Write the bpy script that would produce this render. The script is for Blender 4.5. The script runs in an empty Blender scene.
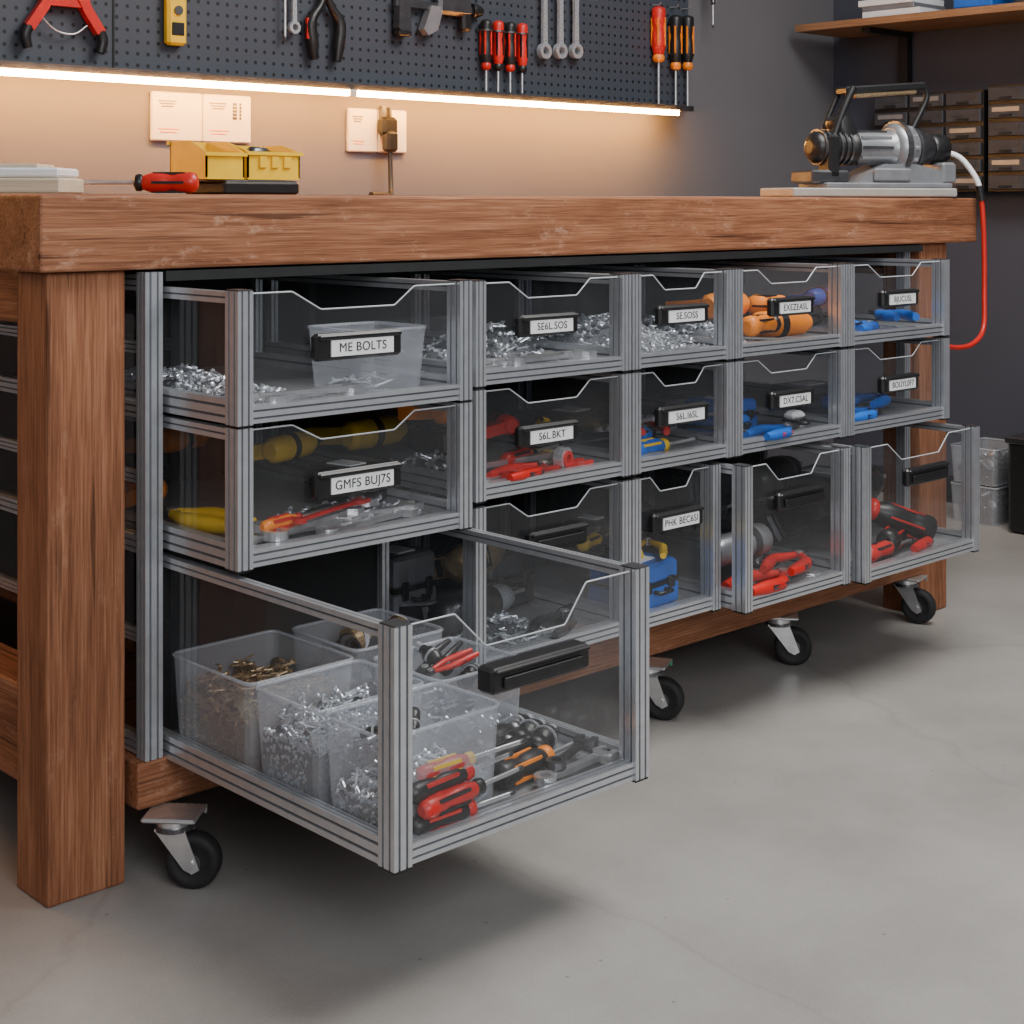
import bpy, math, random
from mathutils import Matrix, Vector
random.seed(7)
R=random.random
scene=bpy.context.scene
COL=scene.collection

# ------------------------------------------------------------ materials
def newmat(n):
    m=bpy.data.materials.new(n); m.use_nodes=True
    nt=m.node_tree; nt.nodes.clear()
    out=nt.nodes.new('ShaderNodeOutputMaterial')
    return m,nt,out
def N(nt,t,**k):
    n=nt.nodes.new(t)
    for a,b in k.items(): setattr(n,a,b)
    return n
def P(name,col,rough=.5,metal=0,var=.12,scale=30,bump=0.0,spec=.5,emit=0):
    m,nt,out=newmat(name)
    b=N(nt,'ShaderNodeBsdfPrincipled')
    tc=N(nt,'ShaderNodeTexCoord'); no=N(nt,'ShaderNodeTexNoise')
    no.inputs['Scale'].default_value=scale; no.inputs['Detail'].default_value=5
    nt.links.new(tc.outputs['Object'],no.inputs['Vector'])
    r=N(nt,'ShaderNodeValToRGB')
    r.color_ramp.elements[0].position=.3; r.color_ramp.elements[1].position=.7
    r.color_ramp.elements[0].color=tuple(c*(1-var) for c in col)+(1,)
    r.color_ramp.elements[1].color=tuple(min(1,c*(1+var)) for c in col)+(1,)
    nt.links.new(no.outputs['Fac'],r.inputs['Fac'])
    nt.links.new(r.outputs['Color'],b.inputs['Base Color'])
    b.inputs['Roughness'].default_value=rough; b.inputs['Metallic'].default_value=metal
    b.inputs['Specular IOR Level'].default_value=spec
    if bump:
        bp=N(nt,'ShaderNodeBump'); bp.inputs['Strength'].default_value=bump; bp.inputs['Distance'].default_value=.002
        nt.links.new(no.outputs['Fac'],bp.inputs['Height']); nt.links.new(bp.outputs['Normal'],b.inputs['Normal'])
    if emit:
        b.inputs['Emission Color'].default_value=col+(1,); b.inputs['Emission Strength'].default_value=emit
    nt.links.new(b.outputs[0],out.inputs[0]); return m
def wood(name,axis,c0,c1,c2,rough=.6,wear=.75,stain=.5):
    m,nt,out=newmat(name)
    b=N(nt,'ShaderNodeBsdfPrincipled'); tc=N(nt,'ShaderNodeTexCoord')
    def noise(across,along,sc,det,ro=.6,dist=0):
        mp=N(nt,'ShaderNodeMapping'); s=[across]*3; s[axis]=along; mp.inputs['Scale'].default_value=s
        nt.links.new(tc.outputs['Object'],mp.inputs['Vector'])
        n=N(nt,'ShaderNodeTexNoise'); n.inputs['Scale'].default_value=sc; n.inputs['Detail'].default_value=det; n.inputs['Roughness'].default_value=ro; n.inputs['Distortion'].default_value=dist
        nt.links.new(mp.outputs[0],n.inputs['Vector']); return n
    n1=noise(22,1.3,1.6,8,.62,.6); n2=noise(230,6,1.5,5)
    r=N(nt,'ShaderNodeValToRGB'); e=r.color_ramp.elements
    e[0].position=.34; e[0].color=c0+(1,); e[1].position=.66; e[1].color=c2+(1,)
    x=e.new(.5); x.color=c1+(1,)
    mx=N(nt,'ShaderNodeMath',operation='MULTIPLY_ADD'); mx.inputs[1].default_value=.62
    nt.links.new(n2.outputs['Fac'],mx.inputs[0])
    ml=N(nt,'ShaderNodeMath',operation='MULTIPLY'); ml.inputs[1].default_value=.38
    nt.links.new(n1.outputs['Fac'],ml.inputs[0]); nt.links.new(ml.outputs[0],mx.inputs[2])
    nt.links.new(mx.outputs[0],r.inputs['Fac'])
    n3=noise(18,7,1.3,12,.8)   # worn pale scuffs
    r3=N(nt,'ShaderNodeValToRGB'); r3.color_ramp.elements[0].position=.56; r3.color_ramp.elements[0].color=(0,0,0,1); r3.color_ramp.elements[1].position=.68; r3.color_ramp.elements[1].color=(wear,)*3+(1,)
    nt.links.new(n3.outputs['Fac'],r3.inputs[0])
    mm=N(nt,'ShaderNodeMix',data_type='RGBA'); mm.inputs[7].default_value=(c2[0]*1.25+.05,c2[1]*1.5+.05,c2[2]*1.7+.05,1)
    nt.links.new(r3.outputs[0],mm.inputs[0]); nt.links.new(r.outputs[0],mm.inputs[6])
    n4=noise(7,2.2,1.0,9,.7,.3)   # dark grime stains
    r4=N(nt,'ShaderNodeValToRGB'); r4.color_ramp.elements[0].position=.38; r4.color_ramp.elements[0].color=(.50,.47,.46,1); r4.color_ramp.elements[1].position=.52; r4.color_ramp.elements[1].color=(1,1,1,1)
    nt.links.new(n4.outputs['Fac'],r4.inputs[0])
    m4=N(nt,'ShaderNodeMix',data_type='RGBA',blend_type='MULTIPLY'); m4.inputs[0].default_value=stain
    nt.links.new(mm.outputs[2],m4.inputs[6]); nt.links.new(r4.outputs[0],m4.inputs[7])
    n5=noise(90,2.0,1.0,3,.5,.2)   # hairline cracks along the grain
    r5=N(nt,'ShaderNodeValToRGB'); r5.color_ramp.elements[0].position=.31; r5.color_ramp.elements[0].color=(.25,.22,.2,1); r5.color_ramp.elements[1].position=.36; r5.color_ramp.elements[1].color=(1,1,1,1)
    nt.links.new(n5.outputs['Fac'],r5.inputs[0])
    m6=N(nt,'ShaderNodeMix',data_type='RGBA',blend_type='MULTIPLY'); m6.inputs[0].default_value=.8
    nt.links.new(m4.outputs[2],m6.inputs[6]); nt.links.new(r5.outputs[0],m6.inputs[7]); nt.links.new(m6.outputs[2],b.inputs['Base Color'])
    b.inputs['Roughness'].default_value=rough; b.inputs['Specular IOR Level'].default_value=.25
    bp=N(nt,'ShaderNodeBump'); bp.inputs['Strength'].default_value=.6; bp.inputs['Distance'].default_value=.002
    nt.links.new(mx.outputs[0],bp.inputs['Height']); nt.links.new(bp.outputs[0],b.inputs['Normal'])
    nt.links.new(b.outputs[0],out.inputs[0]); return m
def clear(name,tint,haze,hazecol,gl=.5,base=.05,rough=.06):
    m,nt,out=newmat(name)
    t=N(nt,'ShaderNodeBsdfTransparent'); t.inputs[0].default_value=tint+(1,)
    d=N(nt,'ShaderNodeBsdfDiffuse'); d.inputs[0].default_value=hazecol+(1,)
    g=N(nt,'ShaderNodeBsdfGlossy'); g.inputs['Roughness'].default_value=rough
    m1=N(nt,'ShaderNodeMixShader'); m2=N(nt,'ShaderNodeMixShader')
    tc=N(nt,'ShaderNodeTexCoord'); no=N(nt,'ShaderNodeTexNoise'); no.inputs['Scale'].default_value=9; no.inputs['Detail'].default_value=3
    nt.links.new(tc.outputs['Object'],no.inputs['Vector'])
    mr=N(nt,'ShaderNodeMapRange'); mr.inputs['To Min'].default_value=haze*.6; mr.inputs['To Max'].default_value=haze*1.4
    nt.links.new(no.outputs['Fac'],mr.inputs['Value']); nt.links.new(mr.outputs[0],m1.inputs[0])
    nt.links.new(t.outputs[0],m1.inputs[1]); nt.links.new(d.outputs[0],m1.inputs[2])
    lw=N(nt,'ShaderNodeLayerWeight'); lw.inputs['Blend'].default_value=.5
    pw=N(nt,'ShaderNodeMath',operation='POWER'); pw.inputs[1].default_value=3
    ma=N(nt,'ShaderNodeMath',operation='MULTIPLY_ADD'); ma.inputs[1].default_value=gl; ma.inputs[2].default_value=base
    nt.links.new(lw.outputs['Facing'],pw.inputs[0]); nt.links.new(pw.outputs[0],ma.inputs[0]); nt.links.new(ma.outputs[0],m2.inputs[0])
    nt.links.new(m1.outputs[0],m2.inputs[1]); nt.links.new(g.outputs[0],m2.inputs[2])
    nt.links.new(m2.outputs[0],out.inputs[0]); return m

WA,WB,WC=(.150,.055,.026),(.300,.120,.058),(.46,.215,.115)
woodX=wood('wood_grain_x',0,WA,WB,WC); woodY=wood('wood_grain_y',1,WA,WB,WC); woodZ=wood('wood_grain_z',2,WA,WB,WC,wear=.3)
palewood=wood('pale_wood',0,(.5,.4,.28),(.62,.52,.38),(.72,.62,.48),wear=.1,stain=.1)
shelfwood=wood('shelf_wood',1,(.2,.1,.05),(.3,.16,.08),(.4,.22,.12),wear=.2,stain=.3)
alu=P('brushed_aluminium',(.60,.62,.65),.28,.68,.06,60)
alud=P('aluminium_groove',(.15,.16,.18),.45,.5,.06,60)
clr=clear('clear_acrylic',(.94,.95,.96),.032,(.55,.57,.6),.4,.04)  # grey diffuse part paints a reflection haze onto the panels
clrd=clear('darkened_side_acrylic',(.55,.56,.58),.03,(.4,.4,.42))  # clear side panel, tinted dark to paint in the shade inside the cart
frost=clear('frosted_polypropylene',(.88,.90,.93),.25,(.88,.91,.96),.4,.05,.2)
edge=P('acrylic_edge',(.50,.53,.55),.25,0,.05)
dfloor=P('drawer_floor_grey',(.20,.205,.21),.5)
black=P('black_plastic',(.012,.012,.013),.38,0,.2,80)
rubber=P('black_rubber',(.014,.014,.015),.7,0,.25,90)
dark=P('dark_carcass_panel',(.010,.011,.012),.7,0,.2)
cabd=P('cabinet_drawer_grey',(.040,.045,.055),.5,0,.2)
white=P('white_label',(.85,.86,.87),.5,0,.03)
offw=P('off_white_plastic',(.66,.62,.55),.45,0,.03)
red=P('red_plastic',(.58,.018,.012),.35,0,.1)
orange=P('orange_plastic',(.90,.25,.012),.38,0,.1)
yellow=P('yellow_plastic',(.92,.58,.015),.4,0,.08)
blue=P('blue_plastic',(.015,.13,.55),.36,0,.12)
steel=P('polished_steel',(.70,.70,.71),.28,.8,.1,50)
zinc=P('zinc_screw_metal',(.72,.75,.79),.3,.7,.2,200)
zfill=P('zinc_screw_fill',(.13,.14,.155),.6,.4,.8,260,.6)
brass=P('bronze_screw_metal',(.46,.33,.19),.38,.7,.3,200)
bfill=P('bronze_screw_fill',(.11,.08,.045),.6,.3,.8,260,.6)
dsteel=P('dark_steel',(.16,.16,.17),.35,.9,.2)
grey=P('machine_grey_paint',(.30,.31,.33),.35,.5,.1)
baseg=P('machine_base_plate',(.42,.40,.37),.45,.2,.08)
green=P('green_brake_tab',(.05,.3,.15),.5)
peg,nt,out=newmat('pegboard_perforated')
b=N(nt,'ShaderNodeBsdfPrincipled'); tc=N(nt,'ShaderNodeTexCoord'); mp=N(nt,'ShaderNodeMapping'); mp.inputs['Scale'].default_value=(40,1,40)
nt.links.new(tc.outputs['Object'],mp.inputs[0])
fr=N(nt,'ShaderNodeVectorMath',operation='FRACTION'); nt.links.new(mp.outputs[0],fr.inputs[0])
sb=N(nt,'ShaderNodeVectorMath',operation='SUBTRACT'); sb.inputs[1].default_value=(.5,0,.5); nt.links.new(fr.outputs[0],sb.inputs[0])
mu=N(nt,'ShaderNodeVectorMath',operation='MULTIPLY'); mu.inputs[1].default_value=(1,0,1); nt.links.new(sb.outputs[0],mu.inputs[0])
le=N(nt,'ShaderNodeVectorMath',operation='LENGTH'); nt.links.new(mu.outputs[0],le.inputs[0])
lt=N(nt,'ShaderNodeMath',operation='LESS_THAN'); lt.inputs[1].default_value=.17; nt.links.new(le.outputs['Value'],lt.inputs[0])
mc=N(nt,'ShaderNodeMix',data_type='RGBA'); mc.inputs[6].default_value=(.050,.058,.074,1); mc.inputs[7].default_value=(.003,.003,.004,1)
nt.links.new(lt.outputs[0],mc.inputs[0]); nt.links.new(mc.outputs[2],b.inputs['Base Color']); b.inputs['Roughness'].default_value=.5
nt.links.new(b.outputs[0],out.inputs[0])
led,nt,out=newmat('warm_led_diffuser')
e=N(nt,'ShaderNodeEmission'); e.inputs[0].default_value=(1,.44,.10,1); e.inputs[1].default_value=135
nt.links.new(e.outputs[0],out.inputs[0])
conc,nt,out=newmat('polished_concrete')
b=N(nt,'ShaderNodeBsdfPrincipled'); tc=N(nt,'ShaderNodeTexCoord')
n1=N(nt,'ShaderNodeTexNoise'); n1.inputs['Scale'].default_value=1.8; n1.inputs['Detail'].default_value=12; n1.inputs['Roughness'].default_value=.66
n2=N(nt,'ShaderNodeTexNoise'); n2.inputs['Scale'].default_value=260; n2.inputs['Detail'].default_value=3
n3=N(nt,'ShaderNodeTexVoronoi'); n3.inputs['Scale'].default_value=17
n4=N(nt,'ShaderNodeTexVoronoi',feature='DISTANCE_TO_EDGE'); n4.inputs['Scale'].default_value=.55
nd=N(nt,'ShaderNodeTexNoise'); nd.inputs['Scale'].default_value=5; nd.inputs['Detail'].default_value=6
nt.links.new(tc.outputs['Object'],nd.inputs['Vector'])
vm=N(nt,'ShaderNodeVectorMath',operation='MULTIPLY_ADD'); vm.inputs[1].default_value=(.12,.12,.12)
nt.links.new(nd.outputs['Color'],vm.inputs[0]); nt.links.new(tc.outputs['Object'],vm.inputs[2]); nt.links.new(vm.outputs[0],n4.inputs['Vector'])
for n in (n1,n2,n3): nt.links.new(tc.outputs['Object'],n.inputs['Vector'])
r=N(nt,'ShaderNodeValToRGB'); e=r.color_ramp.elements
e[0].position=.34; e[0].color=(.255,.243,.228,1); e[1].position=.66; e[1].color=(.40,.386,.366,1)
ma=N(nt,'ShaderNodeMath',operation='MULTIPLY_ADD'); ma.inputs[1].default_value=.22
nt.links.new(n2.outputs['Fac'],ma.inputs[0])
ml=N(nt,'ShaderNodeMath',operation='MULTIPLY'); ml.inputs[1].default_value=.78; nt.links.new(n1.outputs['Fac'],ml.inputs[0]); nt.links.new(ml.outputs[0],ma.inputs[2])
nt.links.new(ma.outputs[0],r.inputs[0])
r2=N(nt,'ShaderNodeValToRGB'); r2.color_ramp.elements[0].position=.025; r2.color_ramp.elements[0].color=(.4,.4,.4,1); r2.color_ramp.elements[1].position=.055; r2.color_ramp.elements[1].color=(1,1,1,1)
nt.links.new(n3.outputs['Distance'],r2.inputs[0])
r4=N(nt,'ShaderNodeValToRGB'); r4.color_ramp.elements[0].position=.0; r4.color_ramp.elements[0].color=(.6,.6,.6,1); r4.color_ramp.elements[1].position=.003; r4.color_ramp.elements[1].color=(1,1,1,1)
nt.links.new(n4.outputs['Distance'],r4.inputs[0])
mm=N(nt,'ShaderNodeMix',data_type='RGBA',blend_type='MULTIPLY'); mm.inputs[0].default_value=.7
nt.links.new(r.outputs[0],mm.inputs[6]); nt.links.new(r2.outputs[0],mm.inputs[7])
m5=N(nt,'ShaderNodeMix',data_type='RGBA',blend_type='MULTIPLY'); m5.inputs[0].default_value=.25
nt.links.new(mm.outputs[2],m5.inputs[6]); nt.links.new(r4.outputs[0],m5.inputs[7]); nt.links.new(m5.outputs[2],b.inputs['Base Color'])
b.inputs['Roughness'].default_value=.42
bp=N(nt,'ShaderNodeBump'); bp.inputs['Strength'].default_value=.08; bp.inputs['Distance'].default_value=.001
nt.links.new(n1.outputs['Fac'],bp.inputs['Height']); nt.links.new(bp.outputs[0],b.inputs['Normal'])
nt.links.new(b.outputs[0],out.inputs[0])
wallm=P('wall_paint_taupe',(.145,.138,.150),.8,0,.04,3,.05)
wallr=P('wall_paint_slate',(.062,.066,.088),.8,0,.04,3,.05)

# ------------------------------------------------------------ mesh builder
def PL(x,y,z,rz=0,rx=0,ry=0):
    return Matrix.Translation((x,y,z))@Matrix.Rotation(rz,4,'Z')@Matrix.Rotation(ry,4,'Y')@Matrix.Rotation(rx,4,'X')
I4=Matrix.Identity(4)
AX=Matrix.Rotation(math.pi/2,4,'Y')   # local z -> x
RX=Matrix.Rotation(math.pi/2,4,'X')
class MB:
    def __init__(s): s.v=[];s.f=[];s.mi=[];s.sm=[];s.mats=[];s.M=I4
    def mat(s,m):
        if m not in s.mats: s.mats.append(m)
        return s.mats.index(m)
    def add(s,vs,fs,m,M=I4,smooth=False):
        k=len(s.v); T=s.M@M
        s.v+=[T@Vector(p) for p in vs]
        i=s.mat(m)
        for f in fs: s.f.append([k+a for a in f]); s.mi.append(i); s.sm.append(smooth)
    def box(s,a,c,m,M=I4):
        x0,y0,z0=a;x1,y1,z1=c
        s.add([(x0,y0,z0),(x1,y0,z0),(x1,y1,z0),(x0,y1,z0),(x0,y0,z1),(x1,y0,z1),(x1,y1,z1),(x0,y1,z1)],
          [(0,3,2,1),(4,5,6,7),(0,1,5,4),(1,2,6,5),(2,3,7,6),(3,0,4,7)],m,M)
    def cbox(s,c,sz,m,M=I4,ch=0):
        if ch<=0:
            s.box([c[i]-sz[i]/2 for i in range(3)],[c[i]+sz[i]/2 for i in range(3)],m,M); return
        hx,hy,hz=[q/2 for q in sz]; ch=min(ch,hx*.9,hy*.9,hz*.9)
        def ring(x,y,z,cc): return [(-x+cc,-y,z),(x-cc,-y,z),(x,-y+cc,z),(x,y-cc,z),(x-cc,y,z),(-x+cc,y,z),(-x,y-cc,z),(-x,-y+cc,z)]
        vs=ring(hx-ch,hy-ch,-hz,ch*.5)+ring(hx,hy,-hz+ch,ch)+ring(hx,hy,hz-ch,ch)+ring(hx-ch,hy-ch,hz,ch*.5)
        vs=[(p[0]+c[0],p[1]+c[1],p[2]+c[2]) for p in vs]
        fs=[tuple(range(7,-1,-1)),tuple(range(24,32))]
        for k in range(3):
            for i in range(8): j=(i+1)%8; fs.append((k*8+i,k*8+j,k*8+8+j,k*8+8+i))
        s.add(vs,fs,m,M)
    def lathe(s,prof,m,M=I4,n=16,smooth=True,cap=True):
        vs=[];fs=[]
        for r,z in prof:
            for i in range(n):
                a=2*math.pi*i/n; vs.append((r*math.cos(a),r*math.sin(a),z))
        for k in range(len(prof)-1):
            for i in range(n):
                j=(i+1)%n; fs.append((k*n+i,k*n+j,(k+1)*n+j,(k+1)*n+i))
        s.add(vs,fs,m,M,smooth)
        if cap:
            s.add(vs[:n],[tuple(range(n-1,-1,-1))],m,M); s.add(vs[-n:],[tuple(range(n))],m,M)
    def cyl(s,r,z0,z1,m,M=I4,n=20): s.lathe([(r,z0),(r,z1)],m,M,n)
    def prism(s,poly,z0,z1,m,M=I4):
        n=len(poly); vs=[(p[0],p[1],z0) for p in poly]+[(p[0],p[1],z1) for p in poly]
        fs=[tuple(range(n-1,-1,-1)),tuple(range(n,2*n))]+[(i,(i+1)%n,n+(i+1)%n,n+i) for i in range(n)]
        s.add(vs,fs,m,M)
    def ring(s,ro,ri,z0,z1,m,M=I4,n=20):
        s.lathe([(ri,z0),(ro,z0),(ro,z1),(ri,z1),(ri,z0)],m,M,n,False,False)
    def quad(s,ps,m,M=I4): s.add(ps,[tuple(range(len(ps)))],m,M)
    def tube(s,pts,r,m,M=I4,n=8,sub=4):
        pts=[Vector(p) for p in pts]
        rs=r if isinstance(r,(list,tuple)) else [r]*len(pts)
        if sub>1 and len(pts)>2:
            q=[];qr=[]
            for i in range(len(pts)-1):
                p0=pts[max(i-1,0)];p1=pts[i];p2=pts[i+1];p3=pts[min(i+2,len(pts)-1)]
                for k in range(sub):
                    t=k/sub
                    q.append(.5*((2*p1)+(p2-p0)*t+(2*p0-5*p1+4*p2-p3)*t*t+(3*p1-p0-3*p2+p3)*t**3)); qr.append(rs[i]*(1-t)+rs[i+1]*t)
            q.append(pts[-1]);qr.append(rs[-1]);pts=q;rs=qr
        vs=[];fs=[];up=None
        for i,p in enumerate(pts):
            d=(pts[min(i+1,len(pts)-1)]-pts[max(i-1,0)]).normalized()
            if up is None:
                up=Vector((0,0,1)) if abs(d.z)<.9 else Vector((1,0,0))
            a=(up-d*up.dot(d)).normalized(); up=a; c=d.cross(a)
            for k in range(n):
                t=2*math.pi*k/n; vs.append(p+(a*math.cos(t)+c*math.sin(t))*rs[i])
        for i in range(len(pts)-1):
            for k in range(n):
                j=(k+1)%n; fs.append((i*n+k,i*n+j,(i+1)*n+j,(i+1)*n+k))
        s.add(vs,fs,m,M,True)
        s.add(vs[:n],[tuple(range(n-1,-1,-1))],m,M); s.add(vs[-n:],[tuple(range(n))],m,M)
    def bar(s,p0,p1,w,h,m=None,g=2):
        """slotted aluminium extrusion between p0,p1 (axis aligned)"""
        m=m or alu
        def side(n):
            o=[(-1,-1)]
            cs=[0] if n==1 else [-.42,.42]; gw=.12 if n==2 else .18
            for c in cs: o+= [(c-gw,-1),(c-gw,-.72),(c+gw,-.72),(c+gw,-1)]
            return o
        pts=[]
        for k in range(4):
            c,sn=[(1,0),(0,1),(-1,0),(0,-1)][k]
            for x,y in side(g): pts.append((x*c-y*sn,x*sn+y*c))
        p0=Vector(p0);p1=Vector(p1);d=(p1-p0)
        ax=max(range(3),key=lambda i:abs(d[i]))
        if ax==2: ex,ey=Vector((1,0,0)),Vector((0,1,0))
        elif ax==0: ex,ey=Vector((0,1,0)),Vector((0,0,1))
        else: ex,ey=Vector((1,0,0)),Vector((0,0,1))
        n=len(pts)
        vs=[p0+ex*x*w/2+ey*y*h/2 for x,y in pts]+[p1+ex*x*w/2+ey*y*h/2 for x,y in pts]
        s.add(vs,[tuple(range(n-1,-1,-1)),tuple(range(n,2*n))],m)
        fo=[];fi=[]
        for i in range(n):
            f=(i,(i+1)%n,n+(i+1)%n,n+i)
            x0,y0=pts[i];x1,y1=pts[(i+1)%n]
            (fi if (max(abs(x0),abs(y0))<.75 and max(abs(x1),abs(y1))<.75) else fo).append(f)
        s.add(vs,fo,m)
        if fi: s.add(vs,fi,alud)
    def build(s,name,M=None,bevel=0,parent=None):
        if M is None:
            lo=[min(p[i] for p in s.v) for i in range(3)];hi=[max(p[i] for p in s.v) for i in range(3)]
            c=Vector([(lo[0]+hi[0])/2,(lo[1]+hi[1])/2,lo[2]]); vs=[p-c for p in s.v]; M=Matrix.Translation(c)
        else: vs=s.v
        me=bpy.data.meshes.new(name); me.from_pydata([tuple(p) for p in vs],[],s.f)
        for m in s.mats: me.materials.append(m)
        me.polygons.foreach_set('material_index',s.mi); me.polygons.foreach_set('use_smooth',s.sm); me.update()
        o=bpy.data.objects.new(name,me); COL.objects.link(o); o.matrix_world=M
        if bevel:
            bm=o.modifiers.new('bevel','BEVEL'); bm.width=bevel; bm.segments=2; bm.limit_method='ANGLE'; bm.angle_limit=.7
        if parent: o.parent=parent; o.matrix_parent_inverse=parent.matrix_world.inverted()
        return o
def text(body,x,y,z,size,m,parent,w=None):
    c=bpy.data.curves.new('label_text','FONT'); c.body=body; c.size=size; c.align_x='CENTER'; c.align_y='CENTER'; c.extrude=.0002; c.space_character=1.05
    o=bpy.data.objects.new('label_text',c); c.materials.append(m); COL.objects.link(o)
    M=Matrix.Translation((x,y,z))@Matrix.Rotation(math.pi/2,4,'X')
    o.matrix_world=M
    if parent: o.parent=parent; o.matrix_parent_inverse=parent.matrix_world.inverted()
    return o

# ------------------------------------------------------------ room
def room(name,a,c,m):
    q=MB(); q.box(a,c,m); return q.build(name)
room('floor',(-2.2,-3.2,-.1),(4.4,1.2,0),conc)
room('wall_back',(-2.2,1.10,0),(4.4,1.2,2.7),wallm)
room('wall_right',(4.30,-3.2,0),(4.4,1.10,2.7),wallr)
room('baseboard_right',(4.285,-3.2,0),(4.30,1.10,.08),dark)

# ------------------------------------------------------------ workbench
q=MB()
q.box((.933,-.020,.839),(3.268,.10,.941),woodX)
q.box((.936,.102,.86),(3.265,.42,.943),woodX)
q.box((.936,.423,.86),(3.265,.74,.942),woodX)
q.box((.936,.743,.86),(3.265,1.05,.943),woodX)
q.box((.953,0,0),(1.068,.09,.838),woodZ)
q.box((3.06,0.0,0),(3.17,.10,.838),woodZ)
q.box((.953,.93,0),(1.068,1.02,.838),woodZ)
q.box((3.06,.93,0),(3.17,1.02,.838),woodZ)
q.box((.965,.092,.765),(1.04,.928,.838),woodY)
q.box((.965,.092,.135),(1.04,.928,.27),woodY)
q.box((3.08,.102,.765),(3.15,.928,.838),woodY)
q.build('workbench',bevel=.004)

# ------------------------------------------------------------ storage cart (frame, base, casters)
cart=bpy.data.objects.new('rolling_storage_cart',None); COL.objects.link(cart)
q=MB(); q.box((1.075,-.02,.102),(3.04,.045,.166),woodX); q.box((1.075,.045,.102),(1.13,.60,.166),woodY); q.box((2.98,.045,.102),(3.04,.60,.166),woodY)
q.box((1.13,.54,.102),(2.98,.60,.166),woodX); q.box((1.13,.045,.15),(2.98,.54,.166),woodX)
q.build('base_platform',bevel=.003,parent=cart)
q=MB()
for y in (-.010,.585):
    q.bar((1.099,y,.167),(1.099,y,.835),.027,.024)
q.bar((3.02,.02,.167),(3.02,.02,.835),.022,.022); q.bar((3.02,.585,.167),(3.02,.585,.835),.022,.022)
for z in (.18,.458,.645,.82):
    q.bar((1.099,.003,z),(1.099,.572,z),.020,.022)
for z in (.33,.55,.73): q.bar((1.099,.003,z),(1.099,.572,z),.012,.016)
q.quad([(1.099,0,.19),(1.099,.57,.19),(1.099,.57,.82),(1.099,0,.82)],clrd)
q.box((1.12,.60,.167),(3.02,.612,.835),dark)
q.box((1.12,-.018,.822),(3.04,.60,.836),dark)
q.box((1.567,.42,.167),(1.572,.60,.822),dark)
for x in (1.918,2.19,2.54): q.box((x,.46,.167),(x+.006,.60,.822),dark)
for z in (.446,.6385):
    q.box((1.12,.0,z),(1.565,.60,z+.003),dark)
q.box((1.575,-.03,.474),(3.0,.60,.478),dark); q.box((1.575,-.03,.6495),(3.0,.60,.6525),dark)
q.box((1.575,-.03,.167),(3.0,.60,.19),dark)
q.build('aluminium_frame',parent=cart)
def caster(x,y,rot,brake=False):
    q=MB()
    q.cbox((0,0,.0985),(.075,.06,.006),steel,ch=.002)
    q.cyl(.024,.083,.0955,steel); q.ring(.027,.018,.080,.086,dsteel)
    for s in (-1,1):
        q.prism([(-.022,.082),(.020,.082),(.040,.030),(.030,.024),(.018,.030)],s*.017-.0013,s*.017+.0013,steel,RX)
    q.box((-.022,-.018,.080),(.020,.018,.083),steel)
    W=Matrix.Translation((.028,0,.0375))@RX
    q.lathe([(.012,-.012),(.024,-.012),(.026,-.0135),(.034,-.0135),(.0375,-.008),(.0375,.008),(.034,.0135),(.026,.0135),(.024,.012),(.012,.012)],rubber,W,28)
    q.cyl(.013,-.0145,.0145,dsteel,W,16); q.cyl(.005,-.021,.021,steel,W,10)
    for i in range(8): q.cbox((-.035+i*.010,.032,.094),(.004,.003,.012),green if brake else steel)
    if brake: q.cbox((-.03,0,.078),(.03,.02,.005),green,ch=.001)
    q.build('caster',PL(x,y,0,rot),parent=cart)
caster(1.112,-.052,math.radians(-48)); caster(2.10,-.035,math.radians(-62),True); caster(2.535,-.0,math.radians(-50)); caster(3.0,.0,math.radians(-75))
caster(1.15,.52,1); caster(2.1,.5,2); caster(2.95,.5,.5)

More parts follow.
